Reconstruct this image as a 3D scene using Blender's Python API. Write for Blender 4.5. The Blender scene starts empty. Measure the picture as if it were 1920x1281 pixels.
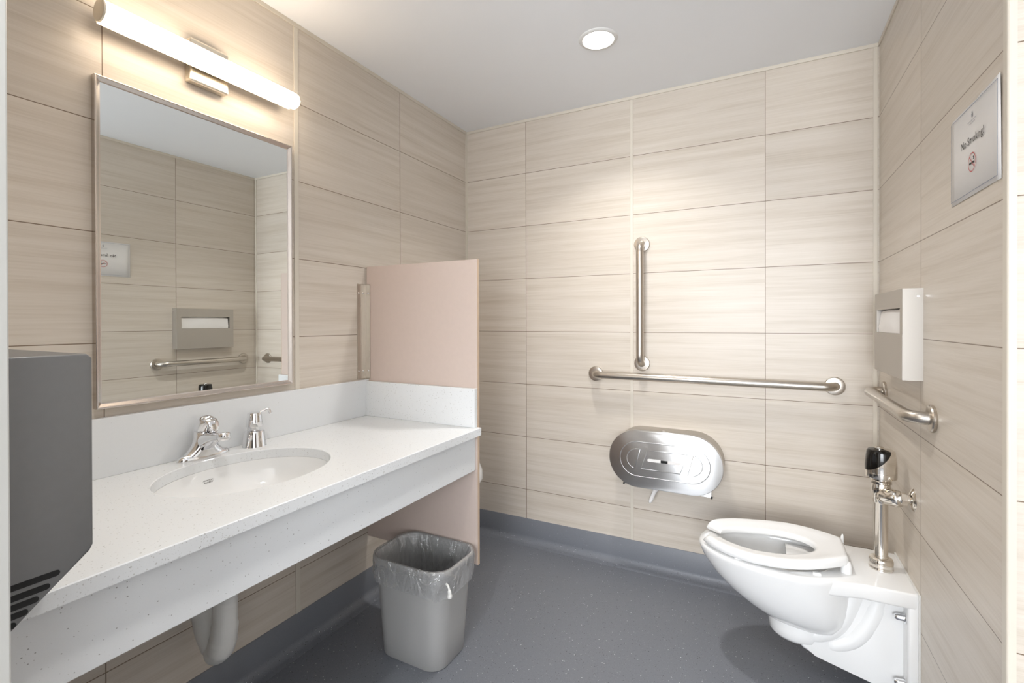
import bpy, bmesh, math, random
from math import sin, cos, pi, radians
from mathutils import Vector, Matrix
random.seed(7)
C = bpy.context.scene.collection

# ------------------------------------------------------------------ materials
def new_mat(name):
    m = bpy.data.materials.new(name); m.use_nodes = True
    nt = m.node_tree; b = nt.nodes['Principled BSDF']
    return m, nt, b
def srgb(r, g, b):
    f = lambda c: (c/255/12.92) if c/255 <= .04045 else ((c/255+.055)/1.055)**2.4
    return (f(r), f(g), f(b), 1)
def simple(name, col, rough=.5, metal=0, noise=0.0, nscale=30, spec=.5, coat=0):
    m, nt, b = new_mat(name)
    b.inputs['Roughness'].default_value = rough
    b.inputs['Metallic'].default_value = metal
    b.inputs['Specular IOR Level'].default_value = spec
    if coat: b.inputs['Coat Weight'].default_value = coat; b.inputs['Coat Roughness'].default_value = .05
    tc = nt.nodes.new('ShaderNodeTexCoord'); n = nt.nodes.new('ShaderNodeTexNoise')
    n.inputs['Scale'].default_value = nscale; n.inputs['Detail'].default_value = 3
    nt.links.new(tc.outputs['Object'], n.inputs['Vector'])
    mx = nt.nodes.new('ShaderNodeMix'); mx.data_type = 'RGBA'
    mx.inputs[6].default_value = [c*(1-noise) for c in col[:3]]+[1]
    mx.inputs[7].default_value = [min(1, c*(1+noise)) for c in col[:3]]+[1]
    nt.links.new(n.outputs['Fac'], mx.inputs[0]); nt.links.new(mx.outputs[2], b.inputs['Base Color'])
    return m
def brushed(name, col, rough, axis, strength=.15, rvar=.12):
    """brushed metal, streaks running along `axis`"""
    m, nt, b = new_mat(name)
    b.inputs['Metallic'].default_value = 1
    g = nt.nodes.new('ShaderNodeNewGeometry'); mp = nt.nodes.new('ShaderNodeMapping')
    sc = [500, 500, 500]; sc['XYZ'.index(axis)] = 6
    mp.inputs['Scale'].default_value = sc
    n = nt.nodes.new('ShaderNodeTexNoise'); n.inputs['Scale'].default_value = 1; n.inputs['Detail'].default_value = 2
    nt.links.new(g.outputs['Position'], mp.inputs['Vector']); nt.links.new(mp.outputs['Vector'], n.inputs['Vector'])
    mr = nt.nodes.new('ShaderNodeMapRange'); mr.inputs[3].default_value = rough-rvar/2; mr.inputs[4].default_value = rough+rvar/2
    nt.links.new(n.outputs['Fac'], mr.inputs[0]); nt.links.new(mr.outputs[0], b.inputs['Roughness'])
    mx = nt.nodes.new('ShaderNodeMix'); mx.data_type = 'RGBA'
    mx.inputs[6].default_value = [c*(1-strength) for c in col[:3]]+[1]
    mx.inputs[7].default_value = [min(1, c*(1+strength)) for c in col[:3]]+[1]
    nt.links.new(n.outputs['Fac'], mx.inputs[0]); nt.links.new(mx.outputs[2], b.inputs['Base Color'])
    return m
def mnode(nt, op, a=None, b=None, c=None):
    n = nt.nodes.new('ShaderNodeMath'); n.operation = op
    for i, v in enumerate((a, b, c)):
        if v is None: continue
        if isinstance(v, (int, float)): n.inputs[i].default_value = v
        else: nt.links.new(v, n.inputs[i])
    return n.outputs[0]
def tile_mat(name, axis, off, period, seed=0, rough=.36):
    """large wood-grain porcelain wall panels in straight rows, thin dark joints"""
    m, nt, b = new_mat(name); L = nt.links
    g = nt.nodes.new('ShaderNodeNewGeometry'); sp = nt.nodes.new('ShaderNodeSeparateXYZ')
    L.new(g.outputs['Position'], sp.inputs[0])
    s = sp.outputs['XYZ'.index(axis)]; z = sp.outputs[2]
    u = mnode(nt, 'DIVIDE', mnode(nt, 'SUBTRACT', s, off), period)
    v = mnode(nt, 'DIVIDE', z, .305)
    iu = mnode(nt, 'FLOOR', u); iv = mnode(nt, 'FLOOR', v)
    def dist(x, p):
        r = mnode(nt, 'ROUND', x); return mnode(nt, 'MULTIPLY', mnode(nt, 'ABSOLUTE', mnode(nt, 'SUBTRACT', x, r)), p)
    d = mnode(nt, 'MINIMUM', dist(u, period), dist(v, .305))
    joint = nt.nodes.new('ShaderNodeMapRange'); joint.inputs[1].default_value = .0009; joint.inputs[2].default_value = .0016
    joint.inputs[3].default_value = 1; joint.inputs[4].default_value = 0
    L.new(d, joint.inputs[0])
    # per tile offset
    cv = nt.nodes.new('ShaderNodeCombineXYZ'); L.new(iu, cv.inputs[0]); L.new(iv, cv.inputs[1]); cv.inputs[2].default_value = seed
    wn = nt.nodes.new('ShaderNodeTexWhiteNoise'); L.new(cv.outputs[0], wn.inputs['Vector'])
    sep = nt.nodes.new('ShaderNodeSeparateColor'); L.new(wn.outputs['Color'], sep.inputs[0])
    def streak(ss, zs, det, k):
        c = nt.nodes.new('ShaderNodeCombineXYZ')
        L.new(mnode(nt, 'ADD', mnode(nt, 'MULTIPLY', s, ss), mnode(nt, 'MULTIPLY', sep.outputs[0], 37.0)), c.inputs[0])
        L.new(mnode(nt, 'ADD', mnode(nt, 'MULTIPLY', z, zs), mnode(nt, 'MULTIPLY', sep.outputs[1], 91.0)), c.inputs[1])
        c.inputs[2].default_value = k+seed
        n = nt.nodes.new('ShaderNodeTexNoise'); n.inputs['Scale'].default_value = 1; n.inputs['Detail'].default_value = det
        n.inputs['Roughness'].default_value = .6
        L.new(c.outputs[0], n.inputs['Vector']); return n.outputs['Fac']
    a = streak(1.3, 30, 2, 0); f = streak(3.0, 190, 3, 5); f2 = streak(9.0, 520, 1, 9)
    t = mnode(nt, 'ADD', mnode(nt, 'MULTIPLY', a, .5), mnode(nt, 'ADD', mnode(nt, 'MULTIPLY', f, .33), mnode(nt, 'MULTIPLY', f2, .17)))
    cr = nt.nodes.new('ShaderNodeValToRGB')
    e = cr.color_ramp.elements
    e[0].position = .30; e[0].color = srgb(*TILE_DARK)
    e[1].position = .68; e[1].color = srgb(*TILE_LIGHT)
    x = cr.color_ramp.elements.new(.5); x.color = srgb(*TILE_MID)
    L.new(t, cr.inputs[0])
    hs = nt.nodes.new('ShaderNodeHueSaturation'); L.new(cr.outputs[0], hs.inputs['Color'])
    vv = nt.nodes.new('ShaderNodeMapRange'); vv.inputs[3].default_value = .96; vv.inputs[4].default_value = 1.03
    L.new(sep.outputs[2], vv.inputs[0]); L.new(vv.outputs[0], hs.inputs['Value'])
    mx = nt.nodes.new('ShaderNodeMix'); mx.data_type = 'RGBA'; L.new(joint.outputs[0], mx.inputs[0])
    L.new(hs.outputs[0], mx.inputs[6]); mx.inputs[7].default_value = srgb(118, 98, 78)
    L.new(mx.outputs[2], b.inputs['Base Color'])
    b.inputs['Roughness'].default_value = rough
    bp = nt.nodes.new('ShaderNodeBump'); bp.inputs['Strength'].default_value = .25; bp.inputs['Distance'].default_value = .001
    hh = mnode(nt, 'SUBTRACT', mnode(nt, 'MULTIPLY', f, .25), joint.outputs[0])
    L.new(hh, bp.inputs['Height']); L.new(bp.outputs[0], b.inputs['Normal'])
    return m
def speck_mat(name, base, specks, rough, basevar=.05, coat=0):
    """solid sheet with scattered chips: specks = [(scale, radius, share, colour)]"""
    m, nt, b = new_mat(name); L = nt.links
    g = nt.nodes.new('ShaderNodeNewGeometry')
    n = nt.nodes.new('ShaderNodeTexNoise'); n.inputs['Scale'].default_value = 380; n.inputs['Detail'].default_value = 1
    L.new(g.outputs['Position'], n.inputs['Vector'])
    mx = nt.nodes.new('ShaderNodeMix'); mx.data_type = 'RGBA'
    mx.inputs[6].default_value = [c*(1-basevar) for c in base[:3]]+[1]; mx.inputs[7].default_value = [min(1, c*(1+basevar)) for c in base[:3]]+[1]
    L.new(n.outputs['Fac'], mx.inputs[0]); cur = mx.outputs[2]
    for sc, rad, share, col in specks:
        v = nt.nodes.new('ShaderNodeTexVoronoi'); v.inputs['Scale'].default_value = sc
        L.new(g.outputs['Position'], v.inputs['Vector'])
        sep = nt.nodes.new('ShaderNodeSeparateColor'); L.new(v.outputs['Color'], sep.inputs[0])
        inside = mnode(nt, 'LESS_THAN', v.outputs['Distance'], mnode(nt, 'MULTIPLY', sep.outputs[1], rad))
        pick = mnode(nt, 'LESS_THAN', sep.outputs[0], share)
        k = mnode(nt, 'MULTIPLY', inside, pick)
        m2 = nt.nodes.new('ShaderNodeMix'); m2.data_type = 'RGBA'; L.new(k, m2.inputs[0]); L.new(cur, m2.inputs[6]); m2.inputs[7].default_value = col
        cur = m2.outputs[2]
    L.new(cur, b.inputs['Base Color']); b.inputs['Roughness'].default_value = rough
    if coat: b.inputs['Coat Weight'].default_value = coat; b.inputs['Coat Roughness'].default_value = .08
    return m
def emit_mat(name, col, strength):
    m, nt, b = new_mat(name)
    b.inputs['Base Color'].default_value = (.8, .8, .8, 1)
    b.inputs['Emission Color'].default_value = col; b.inputs['Emission Strength'].default_value = strength
    return m

TILE_DARK, TILE_MID, TILE_LIGHT = (194, 182, 166), (210, 200, 187), (219, 210, 199)
M = {}
M['tile_back'] = tile_mat('wood_grain_tile_back', 'X', .4063, .61255, 0)
M['tile_left'] = tile_mat('wood_grain_tile_left', 'Y', -.0005, .6163, 3)
M['tile_right'] = tile_mat('wood_grain_tile_right', 'Y', -.5967, .6096, 7)
M['tile_return'] = tile_mat('wood_grain_tile_return', 'X', 2.30, .6096, 11)
M['ceiling'] = simple('painted_ceiling', srgb(246, 248, 251), .8, noise=.01, nscale=8)
M['floor'] = speck_mat('speckled_vinyl', srgb(117, 120, 127), [(140, .27, .13, srgb(205, 208, 212)), (180, .32, .18, srgb(55, 57, 62)), (420, .38, .20, srgb(150, 152, 156)), (430, .38, .18, srgb(74, 76, 82))], .42)
M['quartz'] = speck_mat('white_quartz', srgb(226, 228, 229), [(170, .34, .16, srgb(196, 196, 194)), (280, .36, .24, srgb(202, 202, 200)), (120, .16, .14, srgb(165, 165, 163))], .18, .015)
M['trim'] = simple('cream_plastic_trim', srgb(216, 208, 194), .35, noise=.01)
M['partition'] = simple('pinkish_beige_laminate', srgb(207, 190, 180), .38, noise=.03, nscale=60)
M['partition_edge'] = simple('beige_edge_band', srgb(196, 172, 148), .45, noise=.03)
M['porcelain'] = simple('glazed_white_porcelain', srgb(240, 240, 239), .06, noise=.005, coat=.5)
M['seat'] = simple('white_seat_plastic', srgb(242, 242, 241), .22, noise=.005)
M['white_plastic'] = simple('white_plastic', srgb(225, 224, 220), .3, noise=.01)
M['chrome'] = simple('polished_chrome', (.82, .82, .83, 1), .05, 1, noise=.01)
M['nickel'] = simple('polished_nickel_chrome', (.80, .76, .70, 1), .07, 1, noise=.01)
M['steel_x'] = brushed('brushed_steel_along_x', (.56, .515, .46), .30, 'X')
M['steel_y'] = brushed('brushed_steel_along_y', (.56, .515, .46), .30, 'Y')
M['steel_z'] = brushed('brushed_steel_along_z', (.56, .515, .46), .30, 'Z')
M['bright_steel'] = brushed('brushed_bright_steel', (.66, .66, .66), .36, 'X', .04, .04)
_b = M['bright_steel'].node_tree.nodes['Principled BSDF']; _b.inputs['Anisotropic'].default_value = .95
_c = M['bright_steel'].node_tree.nodes.new('ShaderNodeCombineXYZ'); _c.inputs[2].default_value = 1
M['bright_steel'].node_tree.links.new(_c.outputs[0], _b.inputs['Tangent'])
M['bright_steel_y'] = brushed('brushed_bright_steel_y', (.52, .49, .45), .55, 'Y', .04)
M['groove'] = brushed('pressed_steel_edge', (.55, .55, .55), .30, 'X', .03, .03)
M['stub_trim'] = simple('light_grey_trim', srgb(190, 189, 184), .4, noise=.01)
M['frame'] = brushed('mirror_frame_steel', (.56, .51, .47), .26, 'Y', .015, .02)
M['dryer'] = simple('grey_metallic_enamel', srgb(112, 112, 112), .38, .35, noise=.05, nscale=90)
M['black'] = simple('matt_black', srgb(8, 8, 8), .7, noise=.05)
M['gloss_black'] = simple('gloss_black_plastic', srgb(12, 10, 9), .12, noise=.05)
M['bumper_grey'] = simple('dark_grey_bumper', srgb(40, 38, 36), .6, noise=.05)  # even dark grey for the paper dispenser's bumpers
M['bin'] = simple('grey_plastic_bin', srgb(166, 165, 163), .34, noise=.02, nscale=150)
M['paper'] = simple('white_paper', srgb(236, 233, 230), .85, noise=.01)
M['print_dark'] = simple('dark_print', srgb(70, 64, 60), .8, noise=.02)
M['print_grey'] = simple('grey_print', srgb(176, 176, 178), .8, noise=.02)
M['print_blue'] = simple('blue_grey_print', srgb(120, 130, 155), .8, noise=.02)
M['print_red'] = simple('red_print', srgb(200, 92, 88), .8, noise=.02)
M['pink_urinal'] = M['porcelain']
M['lamp_body'] = simple('satin_nickel_lamp', (.78, .72, .62, 1), .3, 1, noise=.02)
M['tube'] = emit_mat('warm_white_glowing_tube', srgb(255, 236, 212), 13.5)
M['downlight'] = emit_mat('glowing_downlight_lens', srgb(255, 248, 238), 14.0)
M['globe'] = emit_mat('glowing_globe', srgb(238, 245, 255), 62.0)
M['window'] = emit_mat('unseen_window_glow', srgb(240, 246, 255), 6.5)  # pane of the unseen window, glowing in place of daylight
M['white_frame'] = simple('white_painted_metal', srgb(230, 230, 228), .4, noise=.01)
M['wall_paint'] = simple('off_white_wall_paint', srgb(240, 238, 234), .6, noise=.01, nscale=6)

M['door_wood'] = simple('added_door_brown', srgb(62, 44, 34), .35, noise=.15, nscale=12)
# mirror
m, nt, b = new_mat('mirror_silvering'); b.inputs['Metallic'].default_value = 1; b.inputs['Roughness'].default_value = .004
b.inputs['Base Color'].default_value = (.84, .87, .86, 1); M['mirror'] = m
# clear liner film
m, nt, b = new_mat('clear_bin_liner')
tr = nt.nodes.new('ShaderNodeBsdfTransparent'); tr.inputs[0].default_value = (.93, .93, .93, 1)
gl = nt.nodes.new('ShaderNodeBsdfGlossy'); gl.inputs['Roughness'].default_value = .10
df = nt.nodes.new('ShaderNodeBsdfDiffuse'); df.inputs[0].default_value = (.8, .8, .8, 1)
ms = nt.nodes.new('ShaderNodeMixShader'); ms.inputs[0].default_value = .45; nt.links.new(gl.outputs[0], ms.inputs[1]); nt.links.new(df.outputs[0], ms.inputs[2])
lw = nt.nodes.new('ShaderNodeLayerWeight'); lw.inputs[0].default_value = .35
mr = nt.nodes.new('ShaderNodeMapRange'); mr.inputs[3].default_value = .22; mr.inputs[4].default_value = .85
nt.links.new(lw.outputs['Facing'], mr.inputs[0])
ms2 = nt.nodes.new('ShaderNodeMixShader'); nt.links.new(mr.outputs[0], ms2.inputs[0]); nt.links.new(tr.outputs[0], ms2.inputs[1]); nt.links.new(ms.outputs[0], ms2.inputs[2])
tc = nt.nodes.new('ShaderNodeTexCoord'); n = nt.nodes.new('ShaderNodeTexNoise'); n.inputs['Scale'].default_value = 22; n.inputs['Detail'].default_value = 4; n.inputs['Distortion'].default_value = 1.5
mp = nt.nodes.new('ShaderNodeMapping'); mp.inputs['Scale'].default_value = (1, 1, .45)
nt.links.new(tc.outputs['Object'], mp.inputs[0]); nt.links.new(mp.outputs[0], n.inputs['Vector'])
bp = nt.nodes.new('ShaderNodeBump'); bp.inputs['Strength'].default_value = 1; bp.inputs['Distance'].default_value = .02
nt.links.new(n.outputs['Fac'], bp.inputs['Height']); nt.links.new(bp.outputs[0], gl.inputs['Normal']); nt.links.new(bp.outputs[0], df.inputs['Normal'])
nt.links.new(ms2.outputs[0], nt.nodes['Material Output'].inputs['Surface']); M['liner'] = m

# ------------------------------------------------------------------ mesh helpers
def obj(name, bm, mat, parent=None, smooth=False, auto=None):
    me = bpy.data.meshes.new(name); bmesh.ops.recalc_face_normals(bm, faces=bm.faces[:])
    if smooth:
        for f in bm.faces: f.smooth = True
        if auto:
            for e in bm.edges:
                if len(e.link_faces) == 2 and e.calc_face_angle(0) > radians(auto): e.smooth = False
    bm.to_mesh(me); bm.free(); me.materials.append(mat)
    o = bpy.data.objects.new(name, me); C.objects.link(o)
    if parent is not None:
        o.parent = parent
        base = parent
        off = Vector((0, 0, 0))
        while base is not None: off += base.location; base = base.parent
        me.transform(Matrix.Translation(-off))          # meshes are made in room coordinates
    return o
def thing(name, label, cat, loc, group=None):
    o = bpy.data.objects.new(name, None); C.objects.link(o); o.location = loc; o.empty_display_size = .05
    o['label'] = label; o['category'] = cat
    if group: o['group'] = group
    return o
def tag(o, label, cat, group=None):
    o['label'] = label; o['category'] = cat
    if group: o['group'] = group
    return o
def struct(name, bm, mat, **k):
    o = obj(name, bm, mat, **k); o['kind'] = 'structure'; return o
def box(bm, x0, x1, y0, y1, z0, z1, bev=0, seg=2):
    r = bmesh.ops.create_cube(bm, size=1)
    vs = r['verts']
    for v in vs:
        v.co = Vector((x0 if v.co.x < 0 else x1, y0 if v.co.y < 0 else y1, z0 if v.co.z < 0 else z1))
    if bev:
        es = list({e for v in vs for e in v.link_edges})
        bmesh.ops.bevel(bm, geom=es, offset=bev, segments=seg, profile=.5, affect='EDGES')
    return bm
def bx(*a, **k): return box(bmesh.new(), *a, **k)
def frame_of(t, up=Vector((0, 0, 1))):
    t = t.normalized()
    if abs(t.dot(up)) > .98: up = Vector((1, 0, 0))
    a = t.cross(up).normalized(); b = t.cross(a).normalized(); return a, b
def tube(bm, pts, rad, n=20, caps=True):
    pts = [Vector(p) for p in pts]; rings = []
    R = rad if isinstance(rad, (list, tuple)) else [rad]*len(pts)
    ax = None
    for i, p in enumerate(pts):
        t = (pts[min(i+1, len(pts)-1)]-pts[max(i-1, 0)]).normalized()
        if ax is None: ax, by = frame_of(t)
        else:
            ax = (ax-t*ax.dot(t)).normalized(); by = ax.cross(t).normalized()*-1
            by = t.cross(ax).normalized()
        rings.append([bm.verts.new(p+(ax*cos(2*pi*k/n)+by*sin(2*pi*k/n))*R[i]) for k in range(n)])
    for a, b in zip(rings, rings[1:]):
        for k in range(n): bm.faces.new((a[k], a[(k+1) % n], b[(k+1) % n], b[k]))
    if caps: bm.faces.new(rings[0]); bm.faces.new(rings[-1])
    return bm
def lathe(bm, prof, org=(0, 0, 0), axis=(0, 0, 1), n=40):
    """prof = [(r, h)]"""
    org = Vector(org); ax = Vector(axis).normalized(); a, b = frame_of(ax, Vector((0, 0, 1)) if abs(ax.z) < .9 else Vector((1, 0, 0)))
    rings = []
    for r, h in prof:
        if r < 1e-6: rings.append([bm.verts.new(org+ax*h)])
        else: rings.append([bm.verts.new(org+ax*h+(a*cos(2*pi*k/n)+b*sin(2*pi*k/n))*r) for k in range(n)])
    for p, q in zip(rings, rings[1:]):
        for k in range(n):
            k2 = (k+1) % n
            if len(p) == 1 and len(q) == 1: continue
            if len(p) == 1: bm.faces.new((p[0], q[k2], q[k]))
            elif len(q) == 1: bm.faces.new((p[k], p[k2], q[0]))
            else: bm.faces.new((p[k], p[k2], q[k2], q[k]))
    if len(rings[0]) > 1: bm.faces.new(rings[0][::-1])
    if len(rings[-1]) > 1: bm.faces.new(rings[-1])
    return bm
def loft(bm, loops, cap0=True, cap1=True, close=True):
    rings = [[bm.verts.new(Vector(p)) for p in lp] for lp in loops]; n = len(rings[0])
    for p, q in zip(rings, rings[1:]):
        for k in range(n if close else n-1): bm.faces.new((p[k], p[(k+1) % n], q[(k+1) % n], q[k]))
    if cap0: bm.faces.new(rings[0][::-1])
    if cap1: bm.faces.new(rings[-1])
    return bm
def prism(bm, poly, fn, d0, d1):
    """poly = [(a,b)], fn(a,b,d) -> point"""
    return loft(bm, [[fn(a, b, d0) for a, b in poly], [fn(a, b, d1) for a, b in poly]])
def arc(cx, cy, r, a0, a1, n):
    return [(cx+r*cos(radians(a0+(a1-a0)*i/n)), cy+r*sin(radians(a0+(a1-a0)*i/n))) for i in range(n+1)]
def rrect(x0, x1, y0, y1, r, n=6):
    return arc(x1-r, y1-r, r, 0, 90, n)+arc(x0+r, y1-r, r, 90, 180, n)+arc(x0+r, y0+r, r, 180, 270, n)+arc(x1-r, y0+r, r, 270, 360, n)
def smooth_path(pts, n=8):
    pts = [Vector(p) for p in pts]; out = []
    for i in range(len(pts)-1):
        p0 = pts[max(i-1, 0)]; p1 = pts[i]; p2 = pts[i+1]; p3 = pts[min(i+2, len(pts)-1)]
        for k in range(n):
            t = k/n
            out.append(.5*((2*p1)+(p2-p0)*t+(2*p0-5*p1+4*p2-p3)*t*t+(-p0+3*p1-3*p2+p3)*t**3))
    out.append(pts[-1]); return out
def text_obj(name, body, size, mat, parent, place, ext=.0003, align='CENTER', xs=1, font_shear=0):
    cu = bpy.data.curves.new(name, 'FONT'); cu.body = body; cu.size = size; cu.align_x = align; cu.extrude = 0; cu.shear = font_shear
    t = bpy.data.objects.new(name+'_src', cu); C.objects.link(t)
    bpy.context.view_layer.update()
    dg = bpy.context.evaluated_depsgraph_get()
    me = bpy.data.meshes.new_from_object(t.evaluated_get(dg)); me.name = name
    bpy.data.objects.remove(t); bpy.data.curves.remove(cu)
    bm = bmesh.new(); bm.from_mesh(me); bpy.data.meshes.remove(me)
    bmesh.ops.triangulate(bm, faces=bm.faces[:])
    for v in bm.verts: v.co = Vector(place(v.co.x*xs, v.co.y))
    return obj(name, bm, mat, parent)

# ------------------------------------------------------------------ dimensions (metres)
W = 2.056          # right wall
H = 2.445           # ceiling
YR = -1.191         # outside corner on the right wall
YL = -2.283         # face of the stub wall on the left
XS = .826           # free end of the stub wall
YB, XB = -5.40, 3.40
COVE = .137

# ------------------------------------------------------------------ room shell
struct('floor', bx(-.1, XB+.1, YB-.1, .1, -.08, 0), M['floor'])
struct('ceiling', bx(-.1, XB+.1, YB-.1, .1, H, H+.08), M['ceiling'])
struct('wall_left', bx(-.1, 0, YB, .1, 0, H), M['tile_left'])
struct('wall_back', bx(0, W, 0, .1, 0, H), M['tile_back'])
bm = bx(W, W+.1, YR+.0, .1, 0, H)
struct('wall_right', bm, M['tile_right'])
struct('wall_return', bx(W+.1, XB, YR, YR+.1, 0, H), M['tile_return'])
# the near end of the right wall shows the same panels as the return
struct('wall_return_end', bx(W+.0005, W+.1, YR-.004, YR-.0005, 0, H), M['tile_return'])
struct('wall_front', bx(0, XS-.001, YL-.13, YL, 0, H), M['tile_left'])
struct('wall_side', bx(XB, XB+.1, YB, YR+.1, 0, H), M['wall_paint'])
# rear wall behind the camera, with an unseen window added to light the room
wx0, wx1, wz0, wz1 = .62, 2.80, .70, 2.05
bm = bx(0, wx0, YB-.1, YB, 0, H); box(bm, wx1, XB, YB-.1, YB, 0, H); box(bm, wx0, wx1, YB-.1, YB, 0, wz0); box(bm, wx0, wx1, YB-.1, YB, wz1, H)
struct('wall_rear', bm, M['wall_paint'])
win = bpy.data.objects.new('unseen_window_1', None); C.objects.link(win); win.location = ((wx0+wx1)/2, YB, wz0); win['kind'] = 'structure'
bm = bmesh.new()
for a in (wx0, (wx0+wx1)/2-.025, wx1-.05): box(bm, a, a+.05, YB-.06, YB-.0, wz0, wz1, .004)
for a in (wz0, (wz0+wz1)/2-.02, wz1-.04): box(bm, wx0, wx1, YB-.055, YB-.005, a, a+.04, .004)
obj('window_frame', bm, M['white_frame'], win)
obj('pane', bx(wx0+.01, wx1-.01, YB-.04, YB-.034, wz0+.01, wz1-.01), M['window'], win)

def door(name, x0, x1, y0, y1, hx, hy):
    d = bpy.data.objects.new(name, None); C.objects.link(d); d.location = ((x0+x1)/2, (y0+y1)/2, 0); d['kind'] = 'structure'
    obj('door_panel', bx(x0, x1, y0, y1, .01, 2.08, .002), M['door_wood'], d)
    bm = lathe(bmesh.new(), [(.026, 0), (.026, .006), (.011, .008), (.011, .04), (.026, .045), (.028, .06), (.018, .07), (0, .072)], (hx, hy, 1.0), (-1, 0, 0) if x1-x0 < y1-y0 else (0, 1, 0), 28)
    obj('door_handle', bm, M['chrome'], d, smooth=True, auto=40)
door('added_door_1', XB-.012, XB-.001, -3.35, -2.43, XB-.012, -2.50)  # unseen door, added as something dark for the chrome to reflect

# coved skirting: flooring material turned up the walls
def cove_prof(r=.035, t=.004):
    p = [(0, 0), (0, COVE), (t*.6, COVE), (t, COVE-.002), (t, r+.004)]
    for i in range(1, 9):
        a = i/8*pi/2; p.append((t+r-r*cos(a), .004+r-r*sin(a)))
    p.append((t+r+.012, .0008)); p.append((t+r+.012, 0)); return p
pr = cove_prof()
struct('baseboard_left', prism(bmesh.new(), pr, lambda a, b, d: (a, d, b), YL, 0), M['floor'], smooth=True, auto=50)
struct('baseboard_back', prism(bmesh.new(), pr, lambda a, b, d: (d, -a, b), 0, W), M['floor'], smooth=True, auto=50)
struct('baseboard_right', prism(bmesh.new(), pr, lambda a, b, d: (W-a, d, b), YR-.004, 0), M['floor'], smooth=True, auto=50)
struct('baseboard_return', prism(bmesh.new(), pr, lambda a, b, d: (d, YR-.004-a, b), W, XB), M['floor'], smooth=True, auto=50)
struct('baseboard_front', prism(bmesh.new(), pr, lambda a, b, d: (d, YL+a, b), 0, XS), M['floor'], smooth=True, auto=50)

# cream cover strips
tr = M['trim']
struct('trim_1', bx(0, W, -.005, 0, H-.016, H, .001), tr)                       # under the ceiling, back
struct('trim_2', bx(0, .005, YL, 0, H-.016, H, .001), tr)
struct('trim_3', bx(W-.005, W, YR, 0, H-.016, H, .001), tr)
bm = bx(0, .004, -1.2375, -1.2175, COVE, H-.016, .0015); struct('trim_4', bm, tr)
struct('trim_5', bx(1.0085, 1.0245, -.004, 0, COVE, H-.016, .0015), tr)
bm = bx(0, .0045, -.013, 0, COVE, H-.016); box(bm, 0, .007, -.0045, 0, COVE, H-.016); struct('trim_6', bm, tr)
bm = bx(W-.0215, W-.006, -.0045, 0, COVE, H-.016, .001); struct('trim_7', bm, tr)
bm = bmesh.new()                                                                # rounded outside corner on the right
poly = [(W-.003, YR+.014), (W-.003, YR-.002)]+[(W-.003+.005*(1-cos(a)), YR-.002-.005*sin(a)) for a in (pi/6, pi/3, pi/2)]+[(W+.0115, YR-.007), (W+.0115, YR-.003), (W+.001, YR-.001), (W, YR+.014)]
prism(bm, poly, lambda a, b, d: (a, b, d), 0, H); struct('trim_8', bm, M['trim'])
bm = bx(XS-.012, XS+.001, YL-.13, YL+.003, 0, H, .002); struct('trim_9', bm, M['stub_trim'])

# ------------------------------------------------------------------ vanity
ZC = .852; XF = .618; YP = -.8580        # counter top, counter front, partition face
SX, SY, SA, SB = .292, -1.6216, .196, .238   # sink hole centre and half axes
van = thing('vanity_counter', 'long white speckled quartz vanity counter with deep front apron under the mirror', 'counter', (.3, -1.56, .67))
bm = bmesh.new()
N = 96
def hole(k, z, s=1.0): a = 2*pi*k/N; return (SX+SA*s*cos(a), SY+SB*s*sin(a), z)
def outer(k, z, ins=0):
    a = 2*pi*k/N; dx, dy = cos(a)*SA, sin(a)*SB
    x0, x1, y0, y1 = 0.0+ins*0, XF-ins, YL, YP
    tx = ((x1-SX)/dx if dx > 0 else (x0-SX)/dx) if abs(dx) > 1e-9 else 1e9
    ty = ((y1-SY)/dy if dy > 0 else (y0-SY)/dy) if abs(dy) > 1e-9 else 1e9
    t = min(tx, ty); return [SX+dx*t, SY+dy*t, z]
def snap(loop, ins=0):
    for c in ((0, YL), (XF-ins, YL), (XF-ins, YP), (0, YP)):
        k = min(range(N), key=lambda i: (loop[i][0]-c[0])**2+(loop[i][1]-c[1])**2); loop[k][0], loop[k][1] = c
    return loop
ZB = ZC-.030
loops = [[hole(k, ZB) for k in range(N)], [hole(k, ZC-.002) for k in range(N)], [hole(k, ZC, 1.008) for k in range(N)],
         snap([outer(k, ZC, .002) for k in range(N)], .002), snap([outer(k, ZC-.002) for k in range(N)]), snap([outer(k, ZB) for k in range(N)])]
loft(bm, loops, False, False)
bm.verts.ensure_lookup_table()
A = bm.verts[:N]; B = bm.verts[5*N:6*N]
for k in range(N): bm.faces.new((A[k], B[k], B[(k+1) % N], A[(k+1) % N]))
obj('countertop', bm, M['quartz'], van)
obj('backsplash', bx(0.0, .020, YL, YP, ZC, ZC+.163, .0015), M['quartz'], van)
obj('side_splash', bx(.020, .600, YP-.020, YP-.0005, ZC, ZC+.157, .0015), M['quartz'], van)
obj('apron', bx(.572, .592, YL, YP-.001, .678, ZB, .0015), M['quartz'], van)

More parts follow.
